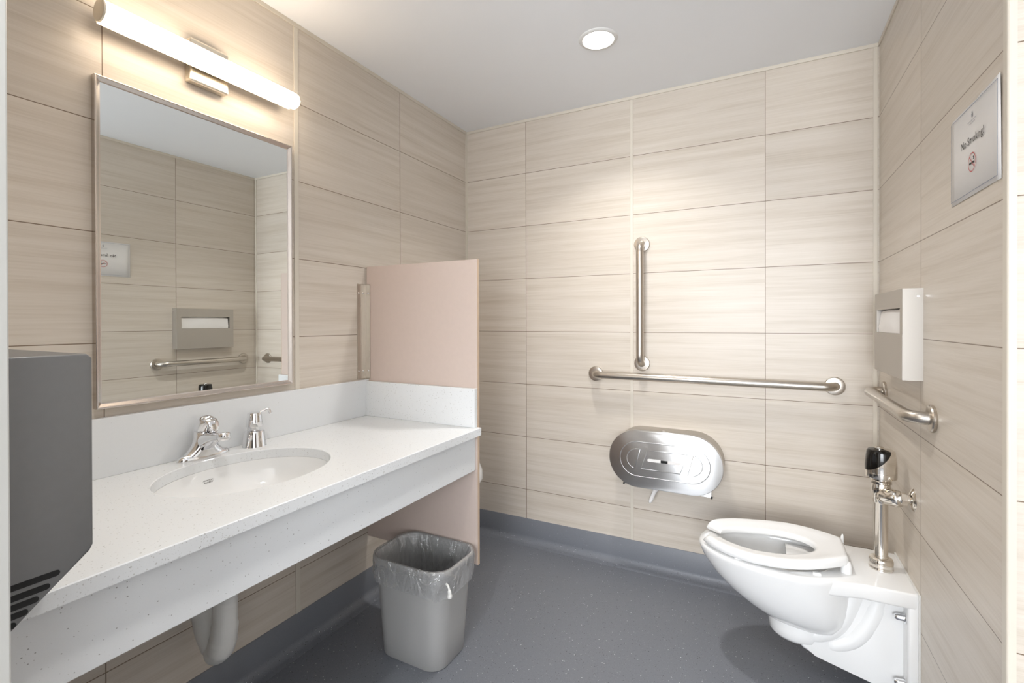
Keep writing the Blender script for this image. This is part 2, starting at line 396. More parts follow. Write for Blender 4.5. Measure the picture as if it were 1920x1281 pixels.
# sink
sink = thing('sink', 'oval white porcelain basin set under the quartz counter', 'sink', (SX, SY, .66))
bm = bmesh.new()
lp = []
D = .135
def bowl(a, t):
    s = (1-t**2.6)**(1/2.2); s = max(s, .0)
    return Vector((SX+(SA-.001)*s*cos(a), SY+(SB-.001)*s*sin(a), ZB-.0005-D*t))
ts = [0, .05, .12, .2, .3, .4, .5, .6, .7, .78, .85, .9, .94, .97, .985]
inner = [[bowl(2*pi*k/N, t) for k in range(N)] for t in ts]
def shift(lpp, d): return [Vector((SX+(p.x-SX)*(1+d), SY+(p.y-SY)*(1+d), p.z-.012)) for p in lpp]
outerl = [shift(l, .08) for l in inner]
rim = [Vector((SX+(SA+.022)*cos(2*pi*k/N), SY+(SB+.022)*sin(2*pi*k/N), ZB-.0005)) for k in range(N)]
rim2 = [Vector((p.x, p.y, p.z-.012)) for p in rim]
loft(bm, inner[::-1]+[rim, rim2]+outerl, True, True)
obj('bowl', bm, M['porcelain'], sink, smooth=True, auto=60)
bm = lathe(bmesh.new(), [(0, .002), (.012, .002), (.014, .004), (.022, .005), (.026, .003), (.028, 0)], (SX, SY, ZB-D*.985-.001)); obj('drain', bm, M['chrome'], sink, smooth=True, auto=40)
# maker's mark on the far wall of the basin
for i, wd in enumerate(('American', 'Standard')):
    def place(u, v, i=i):
        a = pi-0.0-.09-(u/.22)*1.0          # angle round the bowl
        a = 3.17 - u/.205
        t = .25+i*.045-v/.135
        p = bowl(a, t); q = bowl(a, t+.01); n = Vector((SX-p.x, SY-p.y, .03)).normalized(); return p+n*.0009
    text_obj('maker_mark', wd, .0070, M['print_dark'], sink, place, font_shear=.3)

# trap cover below the basin
tc_ = thing('trap_cover', 'white plastic pipe trap cover hanging below the vanity apron', 'pipe cover', (.22, SY, .30))
TX1, TX2, TY = .205, .085, -1.640
p1 = [(SX, SY, ZB-D-.015), (SX-.01, SY, .62), (TX1+.03, TY, .52), (TX1, TY, .45), (TX1-.003, TY, .38), (TX1-.012, TY, .335), (TX1-.028, TY, .30), (TX1-.05, TY, .285)]
bm = bmesh.new()
tube(bm, smooth_path(p1), [.022]*8+[.026]*8+[.030]*8+[.033]*8+[.036]*8+[.038]*8+[.036]*8+[.030], 28)
obj('down_pipe_cover', bm, M['white_plastic'], tc_, smooth=True)
bm = bmesh.new()
tube(bm, smooth_path([(TX1-.035, TY, .292), (TX1-.06, TY, .30), (TX2+.03, TY, .335), (TX2+.012, TY, .38), (TX2, TY, .43), (.05, TY, .475), (.0, TY, .485)]), [.030]*8+[.033]*8+[.033]*8+[.035]*8+[.036]*8+[.036]*8+[.036], 28)
obj('wall_arm_cover', bm, M['white_plastic'], tc_, smooth=True)

# faucet
fau = thing('faucet', 'chrome single handle faucet behind the oval basin', 'faucet', (.065, -1.617, ZC))
FX, FY = .062, -1.617
def stack(bm, secs, n=48, p=1.0):
    """secs = (z, centre x, half x, half y, tilt)"""
    return loft(bm, [[(cx_+sx*cos(a), FY+sy*math.copysign(abs(sin(a))**p, sin(a)), ZC+z+tl*cos(a)) for a in [2*pi*q/n for q in range(n)]] for z, cx_, sx, sy, tl in secs])
bm = stack(bmesh.new(), ((0, FX, .026, .079, 0), (.005, FX, .0265, .080, 0), (.012, FX, .0255, .077, 0), (.018, FX, .022, .070, 0), (.021, FX, .012, .055, 0)))
obj('base_plate', bm, M['chrome'], fau, smooth=True, auto=60)
bm = stack(bmesh.new(), ((.006, FX, .0255, .072, 0), (.014, FX, .026, .066, 0), (.023, FX, .0265, .055, 0), (.033, FX, .027, .045, 0), (.045, FX, .0275, .037, 0), (.058, FX, .0275, .0315, 0), (.072, FX-.001, .0275, .0285, 0), (.084, FX-.002, .0270, .0270, -.004), (.087, FX-.002, .0240, .0240, -.004)))
obj('body', bm, M['chrome'], fau, smooth=True, auto=60)
bm = bmesh.new(); lps = []
for x, zc, hy, hz in ((FX+.005, .046, .029, .036), (.085, .055, .0265, .029), (.105, .064, .0235, .021), (.125, .070, .0205, .0155), (.145, .0745, .0185, .012), (.160, .0755, .017, .011)):
    lps.append([(x, FY+hy*cos(a), ZC+zc+hz*math.copysign(abs(sin(a))**.8, sin(a))) for a in [2*pi*k/32 for k in range(32)]])
loft(bm, lps)
obj('spout', bm, M['chrome'], fau, smooth=True, auto=60)
bm = lathe(bmesh.new(), [(.010, -.002), (.0165, 0), (.0185, .003), (.0190, .010), (.0180, .019), (.0145, .023), (.011, .023), (.010, .018), (0, .018)][::-1], (.160, FY, ZC+.088), (.15, 0, -1), 32)
obj('aerator', bm, M['chrome'], fau, smooth=True, auto=40)
bm = stack(bmesh.new(), ((.087, FX-.002, .0265, .0265, -.004), (.092, FX-.001, .0285, .0280, -.003), (.102, FX+.003, .0300, .0280, -.002), (.113, FX+.007, .0300, .0265, -.001), (.122, FX+.010, .0275, .0240, 0), (.129, FX+.012, .0215, .0190, 0), (.133, FX+.013, .0120, .0110, 0), (.1345, FX+.013, .003, .003, 0)))
hd = obj('handle', bm, M['chrome'], fau, smooth=True)
bm = bmesh.new(); lps = []
for x, zc, hy, th in ((FX+.022, .124, .020, .006), (FX+.036, .121, .0195, .006), (FX+.047, .112, .018, .0055), (FX+.053, .099, .0155, .005), (FX+.055, .090, .012, .004), (FX+.0555, .086, .006, .0025)):
    lps.append([(x+th*cos(a)*.8, FY+hy*sin(a), ZC+zc+th*cos(a)) for a in [2*pi*k/20 for k in range(20)]])
loft(bm, lps)
obj('lever', bm, M['chrome'], hd, smooth=True)
bm = lathe(bmesh.new(), [(.0035, 0), (.004, .002), (0, .0022)], (FX+.028, FY-.020, ZC+.035), (.35, -1, .3), 12); obj('lift_rod_hole', bm, M['black'], fau)

# soap dispenser
sx_, sy_ = .068, -1.452
soap = thing('soap_dispenser', 'chrome countertop soap pump right of the faucet', 'soap dispenser', (sx_, sy_, ZC))
bm = lathe(bmesh.new(), [(.0375, 0), (.038, .0012), (.0372, .004), (.0315, .050), (.0300, .0535), (.024, .0555), (0.006, .056)], (sx_, sy_, ZC)); obj('base', bm, M['chrome'], soap, smooth=True, auto=30)
bm = lathe(bmesh.new(), [(.0165, .054), (.0165, .066), (.021, .067), (.0265, .068), (.0270, .070), (.0225, .110), (.0212, .1145), (.016, .116), (0, .1165)], (sx_, sy_, ZC)); pm = obj('pump_head', bm, M['chrome'], soap, smooth=True, auto=30)
bm = bmesh.new(); d = Vector((.45, .89, 0)).normalized(); o_ = Vector((sx_, sy_, ZC+.106))
tube(bm, smooth_path([o_+d*.008, o_+d*.026+Vector((0, 0, .010)), o_+d*.040+Vector((0, 0, .016)), o_+d*.046+Vector((0, 0, .012)), o_+d*.050+Vector((0, 0, .000))], 5), [.0055]*5+[.0048]*5+[.0048]*5+[.0048]*5+[.0044], 14)
obj('spout', bm, M['chrome'], soap, smooth=True)

# ------------------------------------------------------------------ mirror
mir = thing('wall_mirror', 'rectangular steel framed mirror on the left wall above the faucet', 'mirror', (0, -1.566, 1.042))
y0, y1, z0, z1 = -1.875, -1.2605, 1.041, 1.950
obj('glass', bx(.004, .011, y0+.012, y1-.012, z0+.010, z1-.010), M['mirror'], mir)
bm = bmesh.new(); fw, fd = .0155, .020
prof = [(0, 0), (0, fd), (.002, fd+.001), (.0045, fd), (fw-.003, .0125), (fw, .0112), (fw, .010), (fw, .002)]
loops = []
for a, b_ in prof: loops.append([(b_, y0+a, z0+a), (b_, y1-a, z0+a), (b_, y1-a, z1-a), (b_, y0+a, z1-a)])
loft(bm, loops, False, False)
obj('frame', bm, M['frame'], mir)

# ------------------------------------------------------------------ vanity light
TL = .0285; tx, tz = .080, 2.094; ty0, ty1 = -1.888, -1.284
vl = thing('vanity_light', 'horizontal glowing tube lamp fixed above the mirror', 'lamp', (0, -1.57, tz))
obj('mount_plate', bx(0, .032, -1.636, -1.512, 2.036, 2.172, .006, 3), M['lamp_body'], vl)
bm = lathe(bmesh.new(), [(0, 0), (.012, 0), (.012, .03)], (.028, -1.574, tz), (1, 0, 0), 24); obj('stem', bm, M['lamp_body'], vl, smooth=True, auto=40)
bm = lathe(bmesh.new(), [(TL, 0), (TL, ty1-ty0-.020), (TL*.93, ty1-ty0-.013), (TL*.75, ty1-ty0-.008), (TL*.4, ty1-ty0-.005), (0, ty1-ty0-.004)], (tx, ty0+.004, tz), (0, 1, 0), 40)
obj('tube', bm, M['tube'], vl, smooth=True, auto=50)
bm = prism(bmesh.new(), [(.046, -.014), (.051, -.024), (.053, -.024), (.0505, -.010), (.0505, .010), (.053, .024), (.051, .024), (.046, .014)], lambda a, b, d: (a, d, tz+b), ty0+.006, ty1-.012)
obj('unseen_back_channel', bm, M['lamp_body'], vl)  # unseen strip added behind the tube to keep its glow off the wall
bm = lathe(bmesh.new(), [(0, 0), (TL-.001, 0), (TL+.0006, .0015), (TL+.0006, .006), (TL-.001, .007), (0, .007)], (tx, ty0-.002, tz), (0, 1, 0), 40)
obj('end_cap', bm, M['lamp_body'], vl, smooth=True, auto=40)

# ceiling downlight
dl = thing('ceiling_downlight', 'round glowing recessed light in the ceiling near the back wall', 'ceiling light', (1.016, -.574, H))
bm = lathe(bmesh.new(), [(.062, -.0005), (.064, -.006), (.070, -.006), (.078, -.003), (.080, 0), (.062, 0)], (1.016, -.574, H), (0, 0, 1), 56); obj('trim_ring', bm, M['white_frame'], dl, smooth=True, auto=40)
bm = lathe(bmesh.new(), [(0, -.0075), (.045, -.0068), (.062, -.0048), (.0625, -.0005), (0, -.0005)], (1.016, -.574, H), (0, 0, 1), 56); obj('lens', bm, M['downlight'], dl, smooth=True, auto=50)

# ------------------------------------------------------------------ partition with bracket
par = thing('privacy_partition', 'pinkish beige laminate screen panel at the end of the vanity', 'partition', (.3, YP+.007, .297))
bm = bx(.008, .600, YP, YP+.013, .296, 1.529, .0008); obj('panel', bm, M['partition'], par)
obj('edge_band', bx(.600, .602, YP, YP+.013, .296, 1.529, .0005), M['partition_edge'], par)
bm = bx(0.0, .003, YP-.052, YP-.0, ZC+.166, 1.449, .0006); box(bm, .0, .030, YP-.003, YP-.0002, ZC+.166, 1.449, .0006)
br = obj('wall_bracket', bm, M['steel_z'], par)
for z in (1.408, 1.055):
    for p, ax in (((.003, YP-.044, z), (1, 0, 0)), ((.003, YP-.018, z), (1, 0, 0)), ((.020, YP-.003, z), (0, -1, 0))):
        bm = lathe(bmesh.new(), [(.0045, 0), (.004, .0016), (.0025, .003), (0, .0034)], p, ax, 14); obj('screw', bm, M['chrome'], br, smooth=True, auto=50)

# ------------------------------------------------------------------ urinal behind the partition
ur = thing('urinal', 'white porcelain urinal hidden behind the beige partition', 'urinal', (0, -.43, .40))
bm = bmesh.new(); UY = -.43
def uring(z, dep, hw):
    return [(0.0 if abs(a) < 1e-6 or abs(a-pi) < 1e-6 else dep*sin(a)**.8, UY+hw*cos(a), z) for a in [pi*k/28 for k in range(29)]]
secs = [(.385, .10, .08), (.392, .20, .11), (.41, .28, .14), (.44, .335, .165), (.475, .352, .175), (.515, .345, .178), (.55, .325, .178), (.58, .305, .177), (.62, .275, .175), (.72, .235, .172), (.9, .22, .17), (1.0, .20, .165), (1.03, .17, .155), (1.04, .12, .14)]
loft(bm, [uring(*s) for s in secs]); obj('bowl', bm, M['porcelain'], ur, smooth=True, auto=70)
bm = bmesh.new(); lps = []
for z, d_, hw in ((.50, .02, .06), (.58, .06, .11), (.7, .07, .125), (.88, .07, .12), (.93, .05, .09)):
    lps.append([(.205+d_*1.0+.012*sin(a), UY+hw*cos(a), z) for a in [2*pi*k/24 for k in range(24)]])
bm.free(); bm = tube(bmesh.new(), [(0.09, UY, 1.03), (.09, UY, 1.20)], .014, 20); obj('flush_pipe', bm, M['nickel'], ur, smooth=True, auto=50)

# ------------------------------------------------------------------ grab bars
def grab(label, a, b, n, mat, off=.057, rb=.0185, bend=.055):
    """a,b = flange centres on the wall, n = wall normal"""
    a, b, n = Vector(a), Vector(b), Vector(n); d = (b-a).normalized()
    t = thing('grab_bar', label, 'grab bar', (a+b)/2)
    pts = [a+n*.004]
    def bendpts(c0, dirs, dire):
        out = []
        for i in range(9):
            th = i/8*pi/2
            out.append((c0-dirs*bend_+(dirs*sin(th))*bend_+(dire*(1-cos(th)))*bend_))
        return out
    bend_ = min(bend, off-.010)
    pts += bendpts(a+n*off, n, d)
    e = bendpts(b+n*off, n, -d); pts += e[::-1]; pts.append(b+n*.004)
    bm = tube(bmesh.new(), pts, rb, 28); obj('bar', bm, mat, t, smooth=True, auto=60)
    for c in (a, b):
        bm = lathe(bmesh.new(), [(0.0, 0), (.0385, 0), (.0395, .002), (.0395, .008), (.037, .0115), (.031, .013), (.021, .0135), (0, .0135)], c, n, 44)
        obj('flange', bm, mat, t, smooth=True, auto=35)
    return t
G = 'brushed steel grab bars around the toilet'
grab('long horizontal steel grab bar on the back wall', (.824, 0, .996), (1.899, 0, .992), (0, -1, 0), M['steel_x'])
grab('vertical steel grab bar on the back wall', (1.070, 0, 1.0605), (1.070, 0, 1.672), (0, -1, 0), M['steel_z'])
grab('short horizontal steel grab bar on the right wall above the flush valve', (W, -0.7230, .993), (W, -0.1110, .993), (-1, 0, 0), M['steel_y'])

# ------------------------------------------------------------------ toilet paper dispenser
tp = thing('toilet_paper_dispenser', 'oval steel double roll toilet paper dispenser on the back wall', 'dispenser', (1.198, 0, .602))
cx, cz, hw, r = 1.1985, .6018, .2645, .1400
def stadium(hw, r, n=24, y=0, cx=cx, cz=cz):
    c = hw-r
    return [(cx+c+r*cos(a), y, cz+r*sin(a)) for a in [(-pi/2+pi*k/n) for k in range(n+1)]]+[(cx-c+r*cos(a), y, cz+r*sin(a)) for a in [(pi/2+pi*k/n) for k in range(n+1)]]
YD = -.137
bm = loft(bmesh.new(), [stadium(hw-.004, r-.004, y=0), stadium(hw-.004, r-.004, y=YD+.022)]); obj('housing', bm, M['bright_steel_y'], tp, smooth=True, auto=40)
bm = loft(bmesh.new(), [stadium(hw, r, y=YD+.022), stadium(hw, r, y=YD+.003), stadium(hw-.001, r-.001, y=YD+.001), stadium(hw-.003, r-.003, y=YD)])
cov = obj('cover', bm, M['bright_steel'], tp, smooth=True, auto=30)
def ridge(name, pts, rad, mat=None, closed=True, parent=cov):
    """half-round pressed line on the cover"""
    P = [Vector(p) for p in pts]; n = len(P); bm = bmesh.new(); rings = []
    for i, p in enumerate(P):
        q0, q1 = (P[i-1], P[(i+1) % n]) if closed else (P[max(i-1, 0)], P[min(i+1, n-1)])
        t = (q1-q0).normalized(); s = Vector((t.z, 0, -t.x))
        rings.append([bm.verts.new(p+s*rad*cos(a)+Vector((0, -1, 0))*rad*.55*sin(a)) for a in [pi*k/5 for k in range(6)]])
    for i in range(n if closed else n-1):
        a, b = rings[i], rings[(i+1) % n]
        for k in range(5): bm.faces.new((a[k], a[k+1], b[k+1], b[k]))
    return obj(name, bm, mat or M['groove'], parent, smooth=True)
ridge('pressed_ring', stadium(.209, .0845, y=YD+.0004), .0022)
for s in (-1, 1):
    k0 = cx+s*.108
    c_ = cx+s*.1255
    pl = [(k0-.012*s*s+(-.006 if 1 else 0), YD+.0004, cz-.047), ]
    D_ = []
    for i in range(15):
        a = -pi/2+pi*i/14
        D_.append((c_+s*.050*cos(a)*1.0-.0, YD+.0004, cz+.049*sin(a)))
    # straight side leans like the frame of the panel
    lean = .014
    D_[0] = (c_-s*.002-lean*.9, YD+.0004, cz-.049); D_[-1] = (c_-s*.002+lean*.9, YD+.0004, cz+.049)
    ridge('pressed_half_moon', D_, .0020)
par4 = [(1.0925, .5555), (1.274, .5555), (1.309, .650), (1.1225, .650)]
ridge('pressed_panel', [(x, YD+.0004, z) for x, z in par4], .0022)
# sight slot with white roll and dark middle
sl = [(x, z) for x, z in rrect(1.123, 1.277, .5955, .6095, .0065, 5)]
bm = prism(bmesh.new(), sl, lambda a, b, d: (a, d, b-.0155*0), YD-.0006, YD+.004); so = obj('sight_slot', bm, M['paper'], cov)
obj('slot_dark_patch', bx(1.186, 1.218, YD-.0011, YD+.003, .5960, .6090), M['black'], so)
bm = lathe(bmesh.new(), [(.009, 0), (.009, .002), (.007, .0035), (0, .0035)], (1.19, YD+.05, cz+r-.005), (0, 0, 1), 20); obj('lock', bm, M['chrome'], tp, smooth=True, auto=40)
bm = lathe(bmesh.new(), [(.004, 0), (.003, .003), (0, .0035)], (1.19, YD+.012, cz-r+.001), (0, 0, -1), 12); obj('rivet', bm, M['chrome'], tp, smooth=True, auto=40)
# cutting edge plates below the two rolls
bm = prism(bmesh.new(), [(.985, .515), (.985, .437), (1.02, .437), (1.08, .4625), (1.32, .4625), (1.36, .430), (1.402, .430), (1.402, .510)], lambda a, b, d: (a, d, b), -.030, -.0275)
obj('tear_edge', bm, M['bright_steel'], tp)
for xx, zz in ((1.404, .432), (.983, .440)):
    bm = lathe(bmesh.new(), [(.005, 0), (.005, .008), (0, .009)], (xx, -.032, zz), (0, -1, 0), 12); obj('bumper', bm, M['bumper_grey'], tp)
# hanging paper tail
bm = bmesh.new()
pts = [(-.006, .06, 0), (.030, .022, .004), (.020, .012, .010), (-.006, .005, .004), (-.010, -.02, -.004), (-.024, -.048, 0)]
L1 = [(1.155-.012, -.072, .475), (1.148-.010, -.073, .448), (1.143-.012, -.078, .425), (1.134-.014, -.080, .398), (1.124-.008, -.082, .378)]
L2 = [(1.155+.035, -.066, .475), (1.150+.028, -.066, .452), (1.143+.006, -.070, .425), (1.134+.012, -.074, .400), (1.124+.006, -.078, .373)]
for q in range(4):
    a, b, c, d = L1[q], L2[q], L2[q+1], L1[q+1]
va = [bm.verts.new(p) for p in L1]; vb = [bm.verts.new((p[0]*.5+q[0]*.5, p[1]-.008, p[2]*.5+q[2]*.5)) for p, q in zip(L1, L2)]; vc = [bm.verts.new(p) for p in L2]
for q in range(4):
    bm.faces.new((va[q], vb[q], vb[q+1], va[q+1])); bm.faces.new((vb[q], vc[q], vc[q+1], vb[q+1]))
o = obj('toilet_paper', bm, M['paper'], None, smooth=True); tag(o, 'torn white tissue end hanging below the oval paper dispenser', 'toilet paper')
sm = o.modifiers.new('s', 'SOLIDIFY'); sm.thickness = .0008; ss = o.modifiers.new('u', 'SUBSURF'); ss.levels = ss.render_levels = 1

# ------------------------------------------------------------------ seat cover dispenser
X0 = 2.005
sc = thing('seat_cover_dispenser', 'steel toilet seat cover dispenser on the right wall', 'dispenser', (W, -.42, 1.09))
ya, yb, za, zb = -.622, -.217, 1.0905, 1.3765
oa, ob, o0, o1 = -.589, -.2465, 1.234, 1.317
bm = bmesh.new()
box(bm, X0, W, ya, oa, za, zb); box(bm, X0, W, ob, yb, za, zb); box(bm, X0, W, oa, ob, o1, zb); box(bm, X0+.0, W, oa, ob, za, o0)
box(bm, X0+.030, W, oa, ob, o0, o1)
bmesh.ops.remove_doubles(bm, verts=bm.verts[:], dist=1e-5)
obj('housing', bm, M['bright_steel_y'], sc)
bm = bx(X0-.0012, X0-.0001, ya+.001, yb-.001, za+.001, o0-.001, .0004); obj('lower_door', bm, M['bright_steel_y'], sc)
bm = lathe(bmesh.new(), [(.004, 0), (.004, .003), (0, .0035)], (W-.012, ya, 1.352), (0, -1, 0), 14); obj('lock', bm, M['chrome'], sc, smooth=True, auto=40)
bm = bmesh.new(); lps = []
for k in range(9):
    t = k/8; y = oa+.004+(ob-oa-.012)*t; top = o1-.006+.003*sin(t*pi)-.004*(t > .9)
    lps.append([(X0+.006, y, o0+.0005), (X0+.004, y, o0+.02), (X0+.006+.004*sin(t*9), y, (o0+top)/2), (X0+.012, y, top), (X0+.026, y, top-.002), (X0+.028, y, o0+.0005)])
loft(bm, lps)
o = obj('seat_covers', bm, M['paper'], None, smooth=True, auto=40); tag(o, 'folded white paper seat covers showing in the steel dispenser slot', 'paper')

WO = 2.0413     # wall plane used while these pieces are laid out, before scaling about the camera
# ------------------------------------------------------------------ sign
sg = thing('paper_sign', 'white No Smoking notice taped high on the right wall', 'sign', (WO, -1.069, 1.56))
sy0, sy1, sz0, sz1 = -1.2105, -.9270, 1.560, 1.7715
bm = bmesh.new(); nx = 12
top = [bm.verts.new((WO-.001-.0025*abs(sin(i/nx*pi*1.3)), sy1+(sy0-sy1)*i/nx, sz1-.004*sin(i/nx*pi*.9)*(i/nx < .6)*1.0)) for i in range(nx+1)]
bot = [bm.verts.new((WO-.001-.001*abs(sin(i/nx*pi)), sy1+(sy0-sy1)*i/nx, sz0)) for i in range(nx+1)]
for i in range(nx): bm.faces.new((top[i], top[i+1], bot[i+1], bot[i]))
sheet = obj('sheet', bm, M['paper'], sg, smooth=True)
sm = sheet.modifiers.new('s', 'SOLIDIFY'); sm.thickness = .0004
XP = WO-.0046
SC = (sy0+sy1)/2
def sp(u, v): return (XP, SC-u, v)
bm = bmesh.new(); i_ = .0085; t_ = .0008
for (a0, a1, b0, b1) in ((sy0+i_, sy1-i_, sz1-i_-t_, sz1-i_), (sy0+i_, sy1-i_, sz0+i_, sz0+i_+t_), (sy0+i_, sy0+i_+t_, sz0+i_, sz1-i_), (sy1-i_-t_, sy1-i_, sz0+i_, sz1-i_)):
    box(bm, XP, XP+.0002, a0, a1, b0, b1)
obj('border_line', bm, M['print_blue'], sg)
text_obj('lettering', 'No Smoking!', .0255, M['print_dark'], sg, lambda u, v: sp(u, 1.6775+v), xs=1.0)
ZCi = 1.634
bm = bmesh.new(); NR = 48; ro, ri = .0215, .0195
loft(bm, [[sp(r_*cos(2*pi*k/NR), ZCi+r_*sin(2*pi*k/NR)) for k in range(NR)] for r_ in (ro, ri)], False, False)
d1 = Vector((-.71, .71)); n1 = Vector((.71, .71))*.001
bm.faces.new([bm.verts.new(sp(*(p))) for p in ((d1.x*ri+n1.x, ZCi+d1.y*ri+n1.y), (-d1.x*ri+n1.x, ZCi-d1.y*ri+n1.y), (-d1.x*ri-n1.x, ZCi-d1.y*ri-n1.y), (d1.x*ri-n1.x, ZCi+d1.y*ri-n1.y))])
obj('prohibition_ring', bm, M['print_red'], sg)
bm = bmesh.new()
for a, b in ((-.0155, -.0015), (.003, .0105), (.0115, .0135)): box(bm, XP-.0001, XP+.0001, SC-b, SC-a, ZCi-.0035, ZCi+.0005)
for k in range(3): tube(bm, [(XP, SC-(.008+.002*k), ZCi+.004), (XP, SC-(.010+.0015*k), ZCi+.007), (XP, SC-(.0075+.0015*k), ZCi+.010), (XP, SC-(.0085+.001*k), ZCi+.012)], .0003, 5)
obj('cigarette_symbol', bm, M['print_dark'], sg)
bm = bmesh.new()
for (u, v, a, b) in ((0, 1.7395, .0035, .0045), (0, 1.7465, .0025, .0025), (.0028, 1.742, .001, .003), (-.0028, 1.742, .001, .003)):
    bm.faces.new([bm.verts.new(sp(u+a*cos(2*pi*k/12), v+b*sin(2*pi*k/12))) for k in range(12)])
obj('crest', bm, M['print_grey'], sg)
bm = bmesh.new(); u = -.024
while u < .024:
    w_ = random.uniform(.0012, .0026); h_ = random.choice((.0022, .0022, .0032))
    if random.random() > .12: box(bm, XP-.0001, XP+.0001, SC-u-w_*.7, SC-u, 1.7275, 1.7275+h_*.8)
    u += w_+.0006
box(bm, XP-.0001, XP+.0001, SC-.017, SC+.017, 1.7225, 1.7233)
obj('heading_line', bm, M['print_grey'], sg)

# ------------------------------------------------------------------ toilet
TYc = -.540; ZD = .458
toi = thing('toilet', 'white wall hung elongated toilet with open front seat', 'toilet', (WO, TYc, .11))
TYs = -.553
def egg(xf, xb, hw, z, n=64, k=.62, cy=TYs):
    """elongated outline: front tip at xf, back at xb, widest at fraction k"""
    xm = xf+(xb-xf)*k; out = []
    for i in range(n):
        a = 2*pi*i/n; c, s = cos(a), sin(a)
        ex = (xb-xm) if c > 0 else (xm-xf)
        out.append((xm+ex*(math.copysign(abs(c)**(.85 if c > 0 else 1.0), c)), cy+hw*math.copysign(abs(s)**(.92), s), z))
    return out
bm = bmesh.new()
# outer hull from rim to foot, then inner bowl
hull = [egg(1.665, 1.835, .070, .235), egg(1.650, 1.850, .085, .238), egg(1.610, 1.868, .105, .252), egg(1.555, 1.882, .130, .285), egg(1.500, 1.888, .150, .325), egg(1.455, 1.890, .166, .370),
        egg(1.425, 1.892, .177, .412), egg(1.413, 1.894, .183, .440), egg(1.411, 1.895, .185, .452), egg(1.416, 1.892, .181, ZD),
        egg(1.462, 1.835, .136, ZD), egg(1.467, 1.830, .131, ZD-.004), egg(1.470, 1.828, .129, ZD-.020), egg(1.468, 1.832, .131, ZD-.030), egg(1.490, 1.815, .115, ZD-.09), egg(1.54, 1.79, .085, ZD-.15), egg(1.60, 1.77, .05, ZD-.19), egg(1.63, 1.75, .03, ZD-.20)]
loft(bm, hull)
bowl_o = obj('bowl', bm, M['porcelain'], toi, smooth=True, auto=65)
# deck running back to the wall and the wall plate
DY0, DY1 = -.6885, -.3915
bm = bmesh.new()
side_ = [(1.700, -.1580), (1.76, -.1630), (1.82, -.1600), (1.90, -.1490), (WO-.012, -.1485), (WO-.004, -.1445), (WO-.001, -.1385)]
deck = [(x, TYc+y-(.0105 if x < 1.9 else 0)) for x, y in side_]+[(x, TYc-y-(.0105 if x < 1.9 else 0)) for x, y in side_[::-1]]+[(1.842, TYs+.085), (1.845, TYs), (1.842, TYs-.085)]
def lp(z, ins): return [(x+(0 if x < 1.95 else -ins), y+(ins*(x > 1.75) if y < TYc else -ins*(x > 1.75)), z) for x, y in deck]
loft(bm, [lp(ZD-.048, .006), lp(ZD-.046, .002), lp(ZD-.040, 0), lp(ZD-.006, 0), lp(ZD-.0015, .002), lp(ZD+.0002, .006)])
obj('deck', bm, M['porcelain'], toi, smooth=True, auto=50)
bm = bx(WO-.030, WO-.002, DY0+.0015, DY1-.0015, .085, ZD-.004, .006, 3); plate = obj('wall_plate', bm, M['porcelain'], toi, smooth=True, auto=50)
# caulk line
bm = bx(WO-.005, WO, DY0-.003, DY1+.003, .082, ZD+.003, .001); obj('sealant', bm, M['white_plastic'], toi)
# side web between bowl and plate
web = [(1.725, .200), (1.745, .178), (1.78, .164), (1.99, .112), (WO-.004, .100), (WO-.004, ZD-.01), (1.70, ZD-.01), (1.70, .24)]
bm = prism(bmesh.new(), web, lambda a, b, d: (a, d, b), TYc-.096, TYc+.096)
es = [e for e in bm.edges if abs(e.verts[0].co.y-e.verts[1].co.y) < 1e-6]
bmesh.ops.bevel(bm, geom=es, offset=.010, segments=3, profile=.5, affect='EDGES'); obj('side_web', bm, M['porcelain'], toi, smooth=True, auto=45)
# foot of the bowl and the raised trapway curve
bm = bmesh.new()
foot = [egg(1.668, 1.80, .060, .182, k=.5), egg(1.652, 1.815, .078, .186, k=.5), egg(1.644, 1.825, .088, .198, k=.5), egg(1.642, 1.83, .092, .225, k=.5), egg(1.642, 1.84, .094, .262, k=.5), egg(1.66, 1.85, .09, .30, k=.5)]
loft(bm, foot); obj('foot', bm, M['porcelain'], toi, smooth=True, auto=60)
for s in (-1, 1):
    bm = tube(bmesh.new(), smooth_path([(1.72, TYc+s*.050, .228), (1.775, TYc+s*.058, .230), (1.825, TYc+s*.062, .262), (1.860, TYc+s*.064, .325), (1.885, TYc+s*.064, .40), (1.895, TYc+s*.064, .43)], 6), [.042]*6+[.043]*6+[.043]*6+[.042]*6+[.040]*6+[.038], 24); obj('trapway', bm, M['porcelain'], toi, smooth=True)
    bm = tube(bmesh.new(), smooth_path([(1.77, TYc+s*.056, .208), (1.825, TYc+s*.062, .210), (1.88, TYc+s*.066, .240), (1.920, TYc+s*.067, .300), (1.945, TYc+s*.067, .37), (1.955, TYc+s*.067, .43)], 6), [.030]*6+[.037]*6+[.037]*6+[.036]*6+[.034]*6+[.030], 24); obj('trapway', bm, M['porcelain'], toi, smooth=True)
# chrome cap bolts in front of the plate
for s in (-1, 1):
    for z in (.368, .168):
        yy = TYc+s*.120
        bm = lathe(bmesh.new(), [(.016, 0), (.0165, .002), (.011, .003), (.010, .006), (.010, .018), (.0085, .024), (.005, .028), (0, .029)], (WO-.030, yy, z), (-1, 0, 0), 24)
        obj('cap_bolt', bm, M['chrome'], plate, smooth=True, auto=40)
